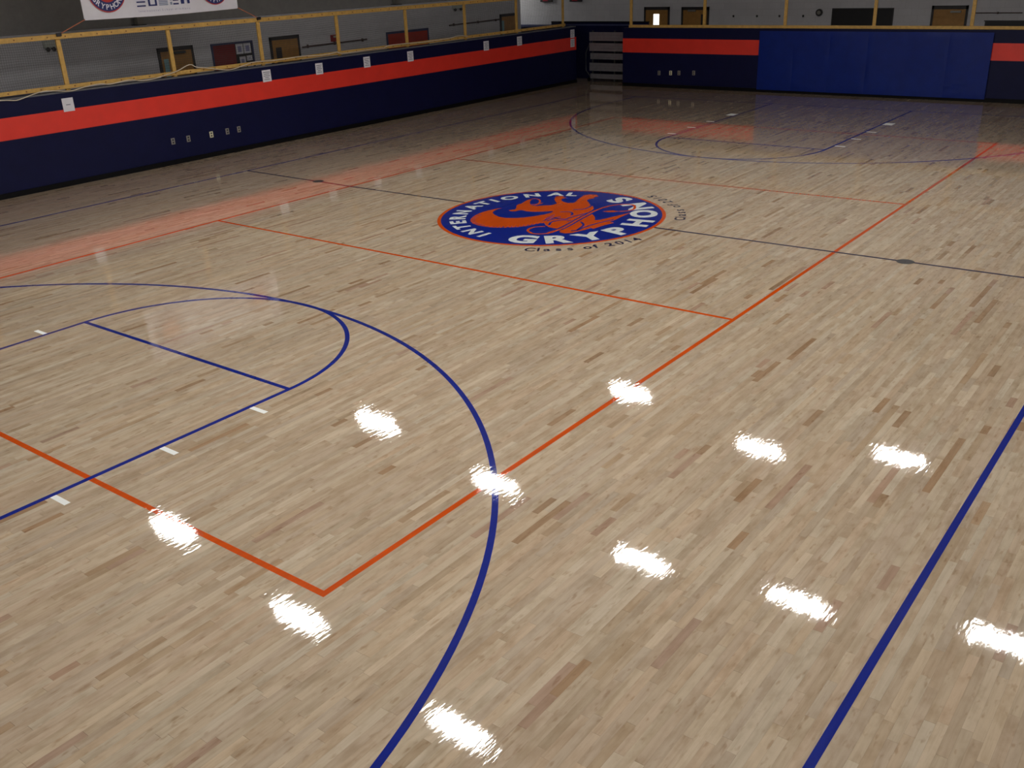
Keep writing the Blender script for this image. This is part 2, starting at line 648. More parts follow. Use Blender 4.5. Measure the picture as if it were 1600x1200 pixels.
obj('emblem_lettering', ring_text('INTERNATIONAL', [173.0, 161.9, 148.7, 136.7, 124.6, 111.3, 96.5, 85.0, 75.5, 63.7, 47.7, 31.8, 20.5], 1.495, 0.245, 0.045, True, Z2, 1.12),
    'white_line', emb, label='white arched word INTERNATIONAL')
obj('emblem_lettering', ring_text('GRYPHONS', [-161.2, -140.7, -122.3, -102.3, -80.8, -58.3, -38.2, -16.3], 1.455, 0.40, 0.05, False, Z2, 1.08),
    'white_line', emb, label='white arched word GRYPHONS')


def spread(txt, a0, a1):
    """Letter angles by advance width."""
    adv = {' ': 0.45, 'l': 0.42, 'f': 0.5, '1': 0.75}
    w = [adv.get(c, 0.85) for c in txt]
    cen, s = [], 0
    for k in w:
        cen.append(s + k / 2)
        s += k
    return [a0 + (a1 - a0) * (c - cen[0]) / (cen[-1] - cen[0]) for c in cen]


for txt, a0, a1, rr in (('Class of 2014', -153.5, -107.2, 1.99), ('Class of 2015', -68.5, -22.0, 2.03)):
    an = spread(txt, a0, a1)
    pr = [(c, a) for c, a in zip(txt, an) if c != ' ']
    obj('class_lettering', ring_text(''.join(c for c, _ in pr), [a for _, a in pr], rr, 0.17, 0.018, False, ZL + 0.0004, 1.0),
        'navy_line', emb, label='small navy words ' + txt)
BODY = [[-0.122,0.942],[-0.199,0.996],[-0.308,1.023],[-0.43,1.051],[-0.591,1.048],[-0.755,1.015],[-0.937,0.94],[-1.061,0.848],[-1.162,0.718],[-1.209,0.572],[-1.218,0.422],[-1.202,0.294],[-1.147,0.173],[-1.076,0.066],[-0.988,-0.04],[-0.883,-0.111],[-0.764,-0.161],[-0.659,-0.199],[-0.593,-0.243],[-0.675,-0.324],[-0.767,-0.456],[-0.786,-0.569],[-0.782,-0.665],[-0.835,-0.715],[-0.937,-0.768],[-0.959,-0.87],[-0.887,-0.95],[-0.778,-0.984],[-0.657,-1.022],[-0.501,-1.049],[-0.533,-1.101],[-0.404,-1.115],[-0.269,-1.137],[-0.069,-1.184],[-0.052,-1.093],[0.092,-1.107],[0.298,-1.09],[0.604,-1.081],[0.503,-1.043],[0.312,-0.994],[0.131,-0.941],[-0.024,-0.895],[-0.076,-0.839],[0.039,-0.773],[0.146,-0.688],[0.229,-0.595],[0.292,-0.503],[0.546,-0.42],[0.684,-0.326],[0.749,-0.225],[0.882,-0.11],[0.994,0.005],[1.085,0.022],[1.208,-0.019],[1.256,0.035],[1.34,-0.008],[1.434,0.089],[1.396,0.211],[1.295,0.256],[1.066,0.203],[0.762,0.098],[0.686,0.167],[0.721,0.288],[0.795,0.381],[0.883,0.435],[1.001,0.423],[1.002,0.498],[1.067,0.512],[1.056,0.592],[0.992,0.635],[0.83,0.554],[0.691,0.438],[0.579,0.324],[0.484,0.319],[0.414,0.342],[0.373,0.419],[0.257,0.519],[0.276,0.619],[0.347,0.714],[0.492,0.814],[0.633,0.879],[0.63,0.915],[0.517,0.908],[0.385,0.874],[0.278,0.844],[0.219,0.863],[0.118,0.825],[-0.002,0.735],[-0.096,0.689],[-0.191,0.753],[-0.233,0.684],[-0.202,0.609],[-0.113,0.59],[-0.079,0.554],[-0.111,0.458],[-0.088,0.33],[-0.012,0.205],[0.109,0.066],[0.001,0.037],[-0.153,0.07],[-0.332,0.153],[-0.464,0.233],[-0.558,0.341],[-0.627,0.468],[-0.626,0.613],[-0.537,0.78],[-0.453,0.878],[-0.364,0.928],[-0.237,0.953]]
LEAF = [[0.467,-0.642],[0.537,-0.688],[0.603,-0.76],[0.594,-0.877],[0.501,-0.823],[0.462,-0.735]]
THIN = [[[0.582,0.88],[0.68,0.888],[0.682,0.788],[0.589,0.678],[0.434,0.597],[0.34,0.616],[0.335,0.662]],[[0.5,0.564],[0.369,0.563],[0.284,0.576]]]
LOOP = [[-0.764,-0.719],[-0.866,-0.68],[-1.01,-0.671],[-1.138,-0.597],[-1.189,-0.469],[-1.138,-0.355],[-1.067,-0.282],[-0.963,-0.249],[-0.846,-0.277],[-0.758,-0.383]]
TAIL = [[-1.103,-0.66],[-0.993,-0.644],[-0.801,-0.675],[-0.518,-0.647],[-0.189,-0.593],[0.137,-0.548],[0.456,-0.512],[0.716,-0.519],[0.91,-0.571],[1.026,-0.672],[1.085,-0.785],[1.05,-0.879],[0.911,-0.972],[0.79,-1.004],[0.656,-0.951],[0.594,-0.877]]
STROKES = [[[-0.676,-0.397],[-0.546,-0.329],[-0.431,-0.322],[-0.306,-0.394],[-0.265,-0.532]],[[0.108,-0.061],[0.186,-0.171],[0.158,-0.254],[0.079,-0.318],[0.002,-0.341]],[[0.338,-0.162],[0.45,-0.285],[0.596,-0.295],[0.732,-0.265]],[[-0.258,-0.403],[-0.115,-0.409],[0.082,-0.447],[0.272,-0.482]],[[-0.782,-0.868],[-0.711,-0.939],[-0.467,-0.941],[-0.196,-0.983],[0.108,-1.075]],[[-0.274,-0.71],[-0.349,-0.804],[-0.458,-0.87],[-0.709,-0.928]],[[-0.238,-0.184],[-0.269,-0.286],[-0.224,-0.369]],[[-0.322,-0.189],[-0.223,-0.212],[-0.154,-0.256]],[[-0.479,-0.219],[-0.345,-0.228],[-0.238,-0.28]]]
g = MB().flat(BODY, Z0, Z2)
g.flat(LEAF, Z0, Z2)


def smooth_line(pts, n=6):
    out = []
    P = [Vector(p) for p in pts]
    for i in range(len(P) - 1):
        p0, p1, p2, p3 = P[max(i - 1, 0)], P[i], P[i + 1], P[min(i + 2, len(P) - 1)]
        for k in range(n):
            t = k / n
            out.append(0.5 * ((2 * p1) + (-p0 + p2) * t + (2 * p0 - 5 * p1 + 4 * p2 - p3) * t * t + (-p0 + 3 * p1 - 3 * p2 + p3) * t ** 3))
    out.append(P[-1])
    return [tuple(p) for p in out]


for ln in THIN:
    g.strip(smooth_line(ln), 0.03, Z0, Z2)
g.strip(smooth_line(LOOP), 0.04, Z0, Z2)
g.strip(smooth_line(TAIL), 0.042, Z0, Z3 + 0.0003)
obj('emblem_gryphon', g, 'orange_line', emb, label='orange rearing gryphon silhouette with a curved wing')
g = MB()
for ln in STROKES:
    g.strip(smooth_line(ln), 0.034, Z1, Z3)
tail = smooth_line(TAIL[2:8])
g.strip(tail, 0.105, Z1, Z3 - 0.0001)
for a, b, c, d in [[-0.683,1.023,-0.671,0.935],[-0.792,1.001,-0.768,0.921],[-0.878,0.972,-0.847,0.898],[-0.957,0.923,-0.92,0.855],[-1.041,0.863,-0.997,0.801],[-1.106,0.793,-1.056,0.736],[-1.154,0.713,-1.098,0.663],[-1.183,0.633,-1.121,0.589],[-1.201,0.563,-1.132,0.525],[-1.203,0.474,-1.169,0.462],[-1.199,0.398,-1.161,0.391],[-1.185,0.331,-1.14,0.331],[-1.17,0.264,-1.118,0.275],[-1.148,0.204,-1.088,0.23],[-1.122,0.147,-1.06,0.19],[-1.092,0.092,-1.032,0.116],[-1.05,0.047,-0.991,0.07],[-1.005,0.005,-0.946,0.026],[-0.956,-0.035,-0.897,-0.015],[-0.902,-0.072,-0.844,-0.053],[-0.845,-0.106,-0.788,-0.09],[-0.783,-0.137,-0.728,-0.124],[-0.725,-0.171,-0.672,-0.162],[-0.663,-0.202,-0.613,-0.197],
                   [-0.537,-0.168,-0.253,-0.15],[-0.433,-0.146,-0.145,-0.127],[-0.355,-0.1,-0.065,-0.08]]:
    g.strip([(a, b), (c, d)], 0.014, Z1, Z3)
obj('emblem_outline', g, 'blue_line', emb, label='thin blue outline strokes on the gryphon')

# ------------------------------------------------------------------ low walls round the court
YL, XB = 9.72, 15.0
WT = 0.20
WZ = 1.735
wl = obj('wall_left', MB().box(-8.0, 15.3, YL, YL + WT, 0, WZ), 'navy', kind='structure')
obj('wall_stripe', MB().box(-8.0, 15.302, YL - 0.004, YL + WT, 1.035, 1.432), 'red', wl, label='orange red painted stripe')
obj('wall_cap', MB().box(-8.0, 15.3, YL + 0.004, YL + WT + 0.02, WZ, WZ + 0.03), 'cap', wl, label='grey cap board')
obj('baseboard_left', MB().box(-8.0, 15.3, YL - 0.018, YL, 0, 0.10), 'black', kind='structure')
wb = obj('wall_back', MB().box(XB, XB + WT, -9.9, 7.76, 0, WZ), 'navy', kind='structure')
obj('wall_stripe', MB().box(XB - 0.004, XB + WT, -9.9, 7.762, 1.015, 1.43), 'red', wb, label='orange red painted stripe')
obj('baseboard_back', MB().box(XB - 0.018, XB, -9.9, 7.76, 0, 0.10), 'black', kind='structure')

# wall pad made of six panels
pad = thing('wall_pad', (XB - 0.05, 0.13, 0.08), 'long royal blue padded vinyl wall mat on the navy back wall', 'wall mat')
obj('backing_board', MB().box(XB - 0.016, XB - 0.006, -2.97, 3.19, 0.09, 1.66), 'black', pad)
nP = 6
for i in range(nP):
    y0 = -2.98 + i * (6.18 / nP)
    y1 = y0 + 6.18 / nP
    bm = bmesh.new()
    # a cushion: grid front, pulled back at its edges, a little rumpled
    n_, m_ = 14, 20
    gv = []
    for a in range(n_ + 1):
        row = []
        for b in range(m_ + 1):
            fy, fz = a / n_, b / m_
            e = min(fy, 1 - fy) * (y1 - y0)
            ez = min(fz, 1 - fz) * 1.6
            edge = max(0, 1 - min(e, ez) / 0.05)
            x = XB - 0.062 + 0.005 * edge ** 2
            Y = y0 + fy * (y1 - y0)
            Zz = 0.075 + fz * 1.605
            x += 0.007 * math.sin(Y * 5.3 + 2.2 * Zz) * math.sin(Zz * 4.0 + Y * 1.7 + i) * (1 - edge)
            if i in (1, 2, 0):
                x += 0.02 * math.exp(-((Y - (0.6 if i else -2.2)) ** 2 * 9 + (Zz - 0.35) ** 2 * 30)) * math.sin(Zz * 30 + Y * 9)
            row.append(bm.verts.new((x, Y, Zz)))
        gv.append(row)
    for a in range(n_):
        for b in range(m_):
            bm.faces.new((gv[a][b], gv[a][b + 1], gv[a + 1][b + 1], gv[a + 1][b]))
    bd = []
    bm.verts.index_update()
    mb = MB().add([v.co for v in bm.verts], [[v.index for v in f.verts] for f in bm.faces])
    bm.free()
    # closing back
    mb.box(XB - 0.03, XB - 0.017, y0 + 0.003, y1 - 0.003, 0.08, 1.675)
    obj('pad_panel', mb, 'pad', pad, smooth=True)

# ------------------------------------------------------------------ yellow railings with net
PYL = YL + 0.10
rl = thing('railing', (5.0, PYL, WZ + 0.03), 'yellow timber railing with netting on top of the long left wall', 'railing')
xs = [-4.72, -2.28, 0.14, 2.50, 4.90, 7.36, 9.79, 12.22, 14.70]
for x in xs:
    obj('post', MB().rbox(x - 0.045, x + 0.045, PYL - 0.02, PYL + 0.02, WZ + 0.03, 2.76, 0.006), 'yellow', rl)
obj('top_rail', MB().rbox(-6.0, 14.75, PYL - 0.062, PYL - 0.0205, 2.70, 2.79, 0.006), 'yellow', rl)
obj('bottom_rail', MB().rbox(-6.0, 14.75, PYL - 0.062, PYL - 0.0205, 1.80, 1.875, 0.006), 'yellow', rl)
mb = MB()
x = -5.8
while x < 14.7:
    for z in (2.745, 1.838):
        mb.cyl((x + random.uniform(-.03, .03), PYL - 0.061, z), (0, -1, 0), 0.014, 0.008, 6)
    x += 0.33
obj('bolt_heads', mb, 'bolt', rl, kind='stuff', label='rusty brown bolt heads')
# net: real twine, mesh 45 mm
mb = MB()
r_ = 0.0021
yn = PYL + 0.026


def sag(x):
    return 0.012 * math.sin(x * 2.1) + 0.006 * math.sin(x * 5.3)


x = -5.9
while x < 14.7:
    z0, z1 = 1.86, 2.72
    pts = [(x + 0.01 * math.sin(k * 1.7 + x), yn, z0 + (z1 - z0) * k / 4) for k in range(5)]
    mb.tube(pts, r_, 3, False)
    x += 0.045
z = 1.86
while z < 2.73:
    pts = [(-5.9 + k * 0.4, yn, z + sag(-5.9 + k * 0.4 + z * 3)) for k in range(52)]
    mb.tube(pts, r_, 3, False)
    z += 0.045
obj('net', mb, 'net', rl, kind='stuff', label='fine grey netting between the rails')

PXB = XB + 0.10
rb = thing('railing', (PXB, 0.0, WZ), 'yellow timber railing on top of the far back wall above the blue mat', 'railing')
for y in (7.53, 5.03, 2.53, 0.05, -2.39, -4.85, -7.3):
    obj('post', MB().rbox(PXB - 0.02, PXB + 0.02, y - 0.045, y + 0.045, WZ, 2.76, 0.006), 'yellow', rb)
obj('bottom_rail', MB().rbox(PXB - 0.062, PXB - 0.0205, -9.5, 7.575, 1.745, 1.825, 0.006), 'yellow', rb)
obj('top_rail', MB().rbox(PXB - 0.062, PXB - 0.0205, -9.5, 7.575, 2.70, 2.79, 0.006), 'yellow', rb)

ROPE = [[-3.66,1.746],[-3.428,1.718],[-3.304,1.726],[-2.913,1.806],[-2.66,1.8],[-2.448,1.77],[-2.253,1.759],[-2.003,1.797],[-1.656,1.819],[-1.453,1.79],[-1.017,1.823],[-0.762,1.783],[-0.508,1.781],[-0.193,1.825],[0.131,1.882],[0.454,1.98],[0.619,1.911],[0.858,1.875],[1.264,1.795],[1.519,1.776],[1.882,1.83],[2.16,1.872],[2.618,1.857],[2.939,1.856],[3.565,1.871],[4.065,1.841],[4.45,1.845],[4.697,1.867],[4.841,1.826],[5.255,1.819],[5.888,1.834],[6.328,1.829],[6.547,1.873],[7.227,1.867],[7.933,1.85],[8.942,1.864],[9.332,1.903],[9.75,1.855]]
mb = MB()
mb.tube([(p[0], YL - 0.021, p[1] + 0.002) for p in smooth_line([(-5.2, 1.80), (-4.4, 1.78)] + ROPE, 4)], 0.0105, 6)
obj('net_rope', mb, 'rope', smooth=True, label='slack off-white rope wound along the bottom rail of the left railing', cat='rope')

# ------------------------------------------------------------------ papers on the left wall
PAP = [(-2.40, 1.515, .23, .25, 'white paper sheet alone at the left end of the navy wall'),
       (2.475, 1.542, .25, .26, 'white paper sheet on the left wall, second from the left'),
       (4.087, 1.538, .23, .26, 'white paper sheet on the left wall, third from the left'),
       (5.708, 1.541, .23, .26, 'white paper sheet on the left wall, fourth from the left'),
       (7.335, 1.536, .23, .26, 'white paper sheet on the left wall, fifth from the left'),
       (10.583, 1.538, .24, .26, 'white paper sheet on the left wall, sixth from the left'),
       (12.204, 1.544, .24, .26, 'white paper sheet on the left wall, seventh from the left'),
       (15.08, 1.545, .23, .25, 'white paper sheet at the corner beside the bleachers, upper of two'),
       (15.08, 1.262, .23, .25, 'white paper sheet at the corner beside the bleachers, lower of two')]
for i, (x, z, w, h, lab) in enumerate(PAP):
    t = thing('paper_sheet', (x, YL - 0.005, z - h / 2), lab, 'paper', 'paper sheets taped along the left wall')
    tilt = 0.012 * math.sin(i * 2.3)
    m = MB()
    cs = [(-w / 2, -h / 2), (w / 2, -h / 2), (w / 2, h / 2), (-w / 2, h / 2)]
    P2 = [(x + a * math.cos(tilt) - b * math.sin(tilt), z + a * math.sin(tilt) + b * math.cos(tilt)) for a, b in cs]
    m.add([(a, YL - 0.008, b) for a, b in P2] + [(a, YL - 0.0045, b) for a, b in P2],
          [(0, 1, 2, 3), (7, 6, 5, 4), (0, 4, 5, 1), (1, 5, 6, 2), (2, 6, 7, 3), (3, 7, 4, 0)])
    obj('sheet', m, 'paper', t)
    m = MB()
    for k in range(1 if i == 0 else 5):
        zz = z + (0 if i == 0 else h * (0.30 - 0.15 * k))
        ww = w * (0.2 if i == 0 else (0.38, 0.3, 0.36, 0.22, 0.33)[k])
        m.box(x - ww, x + ww, YL - 0.0086, YL - 0.0081, zz - 0.006, zz + 0.006)
    obj('printed_lines', m, 'ink', t, label='rows of faint grey print')

# outlets
def outlet(p, normal, lab, lit, grp):
    x, y, z = p
    t = thing('wall_outlet', (x, y, z - .06), lab, 'outlet', grp)
    w, h = 0.045, 0.065
    if normal == 'y':
        obj('cover_plate', MB().rbox(x - w, x + w, y - 0.012, y - 0.001, z - h, z + h, 0.003), 'plate_ivory' if lit else 'plate', t)
        for dz in (-0.028, 0.028):
            obj('socket', MB().rbox(x - .018, x + .018, y - 0.0145, y - 0.0122, z + dz - .017, z + dz + .017, 0.001), 'socket', t)
    else:
        obj('cover_plate', MB().rbox(x - 0.012, x - 0.001, y - w, y + w, z - h, z + h, 0.003), 'plate_ivory' if lit else 'plate', t)
        for dz in (-0.028, 0.028):
            obj('socket', MB().rbox(x - .0145, x - .0122, y - .018, y + .018, z + dz - .017, z + dz + .017, 0.001), 'socket', t)


NTH = ['leftmost', 'second', 'third', 'fourth', 'fifth']
for i, (x, z, lit) in enumerate([(-.255, .485, 0), (.132, .48, 0), (.732, .48, 1), (1.166, .485, 0), (1.485, .483, 0)]):
    outlet((x, YL, z), 'y', '%s wall plate in the row of five low on the left wall' % ('ivory middle' if i == 2 else 'grey ' + NTH[i] + ('' if i == 0 else ' from left')), lit, 'outlets on the left wall')
for i, (y, z, lit) in enumerate([(6.446, .431, 0), (6.045, .443, 1), (5.76, .451, 0), (5.263, .466, 0)]):
    outlet((XB, y, z), 'x', '%s wall plate in the row of four on the back wall' % ('pale second from left' if i == 1 else 'dim ' + NTH[i] + ('' if i == 0 else ' from left')), lit, 'outlets on the back wall')

# ------------------------------------------------------------------ tipped-up bleacher in the corner gap
bl = thing('bleacher', (15.75, 8.75, 0), 'tipped-up aluminium bleacher parked in the corner gap between the walls', 'bleacher')
XP = 15.62
for k, (z0, z1) in enumerate([(0.10, 0.262), (0.35, 0.61), (0.71, 0.91), (0.97, 1.228), (1.287, 1.563)]):
    # each plank: a ribbed extrusion
    m = MB()
    n = 3 if z1 - z0 > 0.18 else 2
    hh = (z1 - z0) / n
    dx = 0.05 if k in (0, 2) else 0.0
    for j in range(n):
        m.rbox(XP + dx - 0.02, XP + dx + 0.025, 6.6, 9.40, z0 + j * hh + 0.004, z0 + (j + 1) * hh - 0.004, 0.005)
    m.box(XP + dx - 0.012, XP + dx + 0.02, 6.6, 9.40, z0 + 0.004, z1 - 0.004)
    obj('plank', m, 'alu', bl)
for y in (7.4, 8.5, 9.34):
    m = MB()
    m.rbox(XP + 0.08, XP + 0.13, y - .025, y + .025, 0.02, 1.60, 0.004)
    m.tube([(XP + 0.12, y, 0.05), (XP + 0.62, y, 0.08), (XP + 0.14, y, 1.5)], 0.02, 6)
    obj('frame_upright', m, 'steel', bl)
m = MB()
m.tube([(XP + .6, 6.7, 0.08), (XP + .6, 9.4, 0.08)], 0.02, 6)
m.tube([(XP + .11, 9.42, 0.12), (XP + .11, 9.62, 0.35), (XP + .11, 9.62, 0.9), (XP + .11, 9.42, 1.3)], 0.016, 6)
obj('brace', m, 'steel', bl)
for z, y in ((0.06, 9.5), (0.06, 7.2)):
    obj('caster', MB().cyl((XP + 0.1, y - .02, z), (0, 1, 0), 0.06, 0.04, 16), 'black', bl)
bp = thing('backstop_panel', (16.5, 9.6, 0), 'tall navy panel standing behind the bleacher in the corner', 'panel')
obj('board', MB().box(16.45, 16.52, 7.7, 11.5, 0, 1.80), 'navy', bp)
obj('top_trim', MB().box(16.43, 16.54, 7.7, 11.5, 1.80, 1.83), 'black', bp)
obj('stripe', MB().box(16.444, 16.45, 7.7, 11.5, 1.70, 1.745), 'blue_frame', bp, label='paler blue stripe')

# ------------------------------------------------------------------ corridor walls beyond
Y2, X2 = 13.6, 19.9
obj('wall_corridor_left', MB().box(-18, 17.5, Y2, Y2 + 0.3, -0.065, 2.65), 'grey_wall', kind='structure')
obj('wall_upper_left', MB().box(-18, 17.5, Y2 + 0.3, Y2 + 0.4, -0.065, 5.0), 'dark_wall', kind='structure')
obj('wall_corridor_back', MB().box(X2, X2 + 0.3, -17.3, 18.3, -0.065, 7.5), 'grey_wall', kind='structure')
obj('wall_hall_end', MB().box(17.2, X2, 18.0, 18.3, -0.065, 4.3), 'grey_wall', kind='structure')
obj('wall_right', MB().box(-18, X2, -17.3, -17.0, -0.065, 5.0), 'grey_wall', kind='structure')
obj('wall_front', MB().box(-18.3, -18, -17.3, 14, -0.065, 7.5), 'grey_wall', kind='structure')
m = MB()
SL, YR, ZR = 0.16, -1.7, 7.4
for ye in (18.3, -17.3):
    a = (-18.3, YR, ZR)
    b = (X2 + .3, YR, ZR)
    c = (X2 + .3, ye, ZR - SL * abs(ye - YR))
    d = (-18.3, ye, ZR - SL * abs(ye - YR))
    up = [(p[0], p[1], p[2] + 0.12) for p in (a, b, c, d)]
    m.add([a, b, c, d] + up, [(0, 1, 2, 3), (4, 5, 6, 7), (0, 1, 5, 4), (1, 2, 6, 5), (2, 3, 7, 6), (3, 0, 4, 7)])
obj('ceiling', m, 'ceiling', kind='structure')
for x in (2.04, 11.2):
    cl = thing('steel_column', (x, Y2 + 0.16, 2.65), ('pale steel column rising behind the hanging banner' if x < 5 else 'pale steel column foot above the yellow railing, right of the banner'), 'column', 'roof columns on the corridor wall')
    obj('base_plate', MB().box(x - .13, x + .13, Y2 + .04, Y2 + .29, 2.65, 2.67), 'steel', cl)
    obj('shaft', MB().rbox(x - .075, x + .075, Y2 + .08, Y2 + .24, 2.67, 4.9, 0.01), 'plate', cl)


def door_y(n, x0, x1, zt, lite=None, closer=None, glassmat='glass'):
    d = thing('door_%d' % n, ((x0 + x1) / 2, Y2, -0.06), kind='structure')
    obj('door_frame', MB().box(x0, x0 + .06, Y2 - .05, Y2, -.06, zt).box(x1 - .06, x1, Y2 - .05, Y2, -.06, zt).box(x0, x1, Y2 - .05, Y2, zt - .09, zt), 'frame', d)
    lf = obj('leaf', MB().rbox(x0 + .063, x1 - .063, Y2 - .035, Y2 - .002, -.05, zt - .093, 0.004), 'door', d)
    if lite:
        obj('door_window', MB().box(lite[0], lite[1], Y2 - .041, Y2 - .0352, lite[2], lite[3]), glassmat, lf, label='narrow glazed strip')
    if closer:
        obj('door_closer', MB().rbox(closer[0], closer[1], Y2 - .10, Y2 - .036, closer[2], closer[2] + .06, .006), 'steel', lf)
    obj('handle', MB().rbox(x1 - .2, x1 - .1, Y2 - .09, Y2 - .036, 0.95, 0.98, .005), 'steel', lf)


door_y(1, 2.29, 3.33, 2.09, (2.42, 2.56, 0.95, 1.82), (2.72, 3.06, 1.92))
door_y(2, 5.84, 6.90, 2.085, (6.02, 6.22, 0.95, 1.80), None, 'frame')
door_y(3, 16.25, 17.2, 2.075, (16.33, 16.45, 0.95, 1.86))


def door_x(n, y0, y1, zt, lite=None, mat='glass', closer=None):
    d = thing('door_%d' % n, (X2, (y0 + y1) / 2, -0.06), kind='structure')
    obj('door_frame', MB().box(X2 - .05, X2, y0, y0 + .06, -.06, zt).box(X2 - .05, X2, y1 - .06, y1, -.06, zt).box(X2 - .05, X2, y0, y1, zt - .10, zt), 'frame', d)
    lf = obj('leaf', MB().rbox(X2 - .035, X2 - .002, y0 + .063, y1 - .063, -.05, zt - .103, 0.004), 'door', d)
    if lite:
        obj('door_window', MB().box(X2 - .041, X2 - .0352, lite[0], lite[1], lite[2], lite[3]), mat, lf, label='bright daylit pane' if mat == 'daylit' else 'dark pane')
    if closer:
        obj('door_closer', MB().rbox(X2 - .10, X2 - .036, closer[0], closer[1], closer[2], closer[2] + .06, .006), 'plate', lf)


door_x(4, 8.79, 9.81, 2.10, (9.20, 9.42, 1.35, 1.86), 'daylit')
door_x(5, 7.26, 8.31, 2.09, (7.36, 7.55, 1.1, 1.85), 'frame', (7.75, 8.05, 1.94))
door_x(6, -1.13, -0.10, 2.07, None, 'frame', (-.95, -.65, 1.87))

# boards and fittings on the left corridor wall
nb = thing('notice_board', (4.58, Y2, 1.1), 'dark framed notice board with maroon cloth and white posters behind the railing', 'notice board')
obj('frame', MB().box(3.90, 5.26, Y2 - .03, Y2, 1.05, 1.09).box(3.90, 5.26, Y2 - .03, Y2, 2.01, 2.06).box(3.90, 3.95, Y2 - .03, Y2, 1.09, 2.01).box(5.21, 5.26, Y2 - .03, Y2, 1.09, 2.01), 'blue_frame', nb)
obj('cloth_panel', MB().box(3.95, 4.66, Y2 - .02, Y2 - .001, 1.09, 2.01), 'maroon', nb, label='maroon cloth')
obj('dark_panel', MB().box(4.66, 5.21, Y2 - .02, Y2 - .001, 1.09, 2.01), 'chalk', nb, label='black panel')
for a, b, c, d in ((4.68, 4.92, 1.74, 2.0), (4.94, 5.18, 1.74, 2.0), (4.76, 4.96, 1.40, 1.67), (5.0, 5.19, 1.55, 1.68), (5.0, 5.19, 1.36, 1.51)):
    pp = obj('poster', MB().box(a, b, Y2 - .024, Y2 - .0205, c, d), 'paper', nb)
    obj('picture', MB().box(a + .06, b - .06, Y2 - .0255, Y2 - .0242, c + .05, d - .06), 'b_pale', pp)
al = thing('fire_alarm', (8.235, Y2, 1.78), 'small red fire alarm box on the grey wall', 'alarm')
obj('box', MB().rbox(8.12, 8.35, Y2 - .07, Y2 - .001, 1.79, 1.98, .01), 'fire_red', al)
obj('strobe', MB().rbox(8.18, 8.29, Y2 - .10, Y2 - .0705, 1.90, 1.95, .008), 'white_plastic', al)
hr = thing('handrail', (8.3, Y2 - .05, 1.70), 'thin brown conduit pipe between the middle door and the red board', 'pipe')
obj('pipe', MB().tube([(6.98, Y2 - .045, 1.735), (9.56, Y2 - .045, 1.755)], .022, 8), 'conduit', hr)
for x in (7.2, 8.25, 9.4):
    obj('clip', MB().box(x - .02, x + .02, Y2 - .05, Y2, 1.70, 1.79), 'conduit', hr)
h2 = thing('handrail', (14.8, Y2 - .05, 1.86), 'thin dark conduit pipe near the far corner', 'pipe')
obj('pipe', MB().tube([(13.45, Y2 - .045, 1.89), (16.2, Y2 - .045, 1.915)], .022, 8), 'conduit', h2)
for x in (13.7, 15.0, 16.0):
    obj('clip', MB().box(x - .02, x + .02, Y2 - .05, Y2, 1.86, 1.94), 'conduit', h2)
rbd = thing('red_board', (11.43, Y2, 1.1), 'red notice board with slate blue frame behind the railing', 'notice board')
obj('frame', MB().box(10.45, 12.42, Y2 - .03, Y2, 1.82, 1.89).box(10.45, 12.42, Y2 - .03, Y2, 1.0, 1.05).box(10.45, 10.51, Y2 - .03, Y2, 1.05, 1.82).box(12.36, 12.42, Y2 - .03, Y2, 1.05, 1.82), 'blue_frame', rbd)
obj('cloth_panel', MB().box(10.51, 12.36, Y2 - .02, Y2 - .001, 1.05, 1.82), 'board_red', rbd)
for x0, x1, z0, z1, lab in ((-0.60, -0.32, 2.30, 2.48, 'white emergency light under the top rail left of the banner'), (13.69, 14.12, 2.36, 2.52, 'white emergency light on the wall near the far corner')):
    e = thing('emergency_light', ((x0 + x1) / 2, Y2, z0), lab, 'light', 'emergency lights on the corridor wall')
    obj('case', MB().rbox(x0, x1, Y2 - .09, Y2 - .001, z0 + .03, z1, .012), 'white_plastic', e)
    for xx in (x0 + .07, x1 - .07):
        obj('lamp_head', MB().cyl((xx, Y2 - .05, z0 + .03), (0, -0.8, -0.6), 0.045, 0.07, 12), 'frame', e)
lowc = thing('storage_cabinet', (-2.1, Y2 - .3, 0), 'low navy cabinet behind the left end of the railing', 'cabinet')
obj('carcass', MB().rbox(-3.2, -1.2, Y2 - .5, Y2 - .01, -0.06, 1.40, .01), 'navy', lowc)
obj('top_board', MB().rbox(-3.24, -1.16, Y2 - .53, Y2 - .005, 1.40, 1.45, .008), 'blue_frame', lowc)

# fittings on the back corridor wall
hs = thing('horn_speaker', (X2, 3.365, 1.8), 'small dark round horn speaker on the far back wall', 'speaker')
obj('housing', MB().cyl((X2 - .001, 3.365, 1.89), (-1, 0, 0), .11, .06, 20), 'frame', hs)
obj('cone', MB().cyl((X2 - .062, 3.365, 1.89), (-1, 0, 0), .06, .02, 16), 'plate', hs)
bb = thing('black_board', (X2, 1.98, 1.0), 'wide black board on the far wall above the blue mat', 'board')
obj('panel', MB().box(X2 - .025, X2 - .001, 1.05, 2.92, 0.95, 1.99), 'chalk', bb)
obj('frame', MB().box(X2 - .035, X2 - .001, 1.02, 2.95, 1.99, 2.015).box(X2 - .035, X2 - .001, 1.02, 2.95, 0.92, 0.95).box(X2 - .035, X2 - .001, 1.02, 1.05, .95, 1.99).box(X2 - .035, X2 - .001, 2.92, 2.95, .95, 1.99), 'frame', bb)
b2 = thing('black_board', (X2, -3.0, 0.8), 'low black board at the right edge behind the railing', 'board')
obj('panel', MB().box(X2 - .025, X2 - .001, -4.2, -1.64, 0.7, 1.63), 'chalk', b2)
obj('frame', MB().box(X2 - .035, X2 - .001, -4.23, -1.61, 1.63, 1.655).box(X2 - .035, X2 - .001, -4.23, -1.61, .67, .70), 'frame', b2)
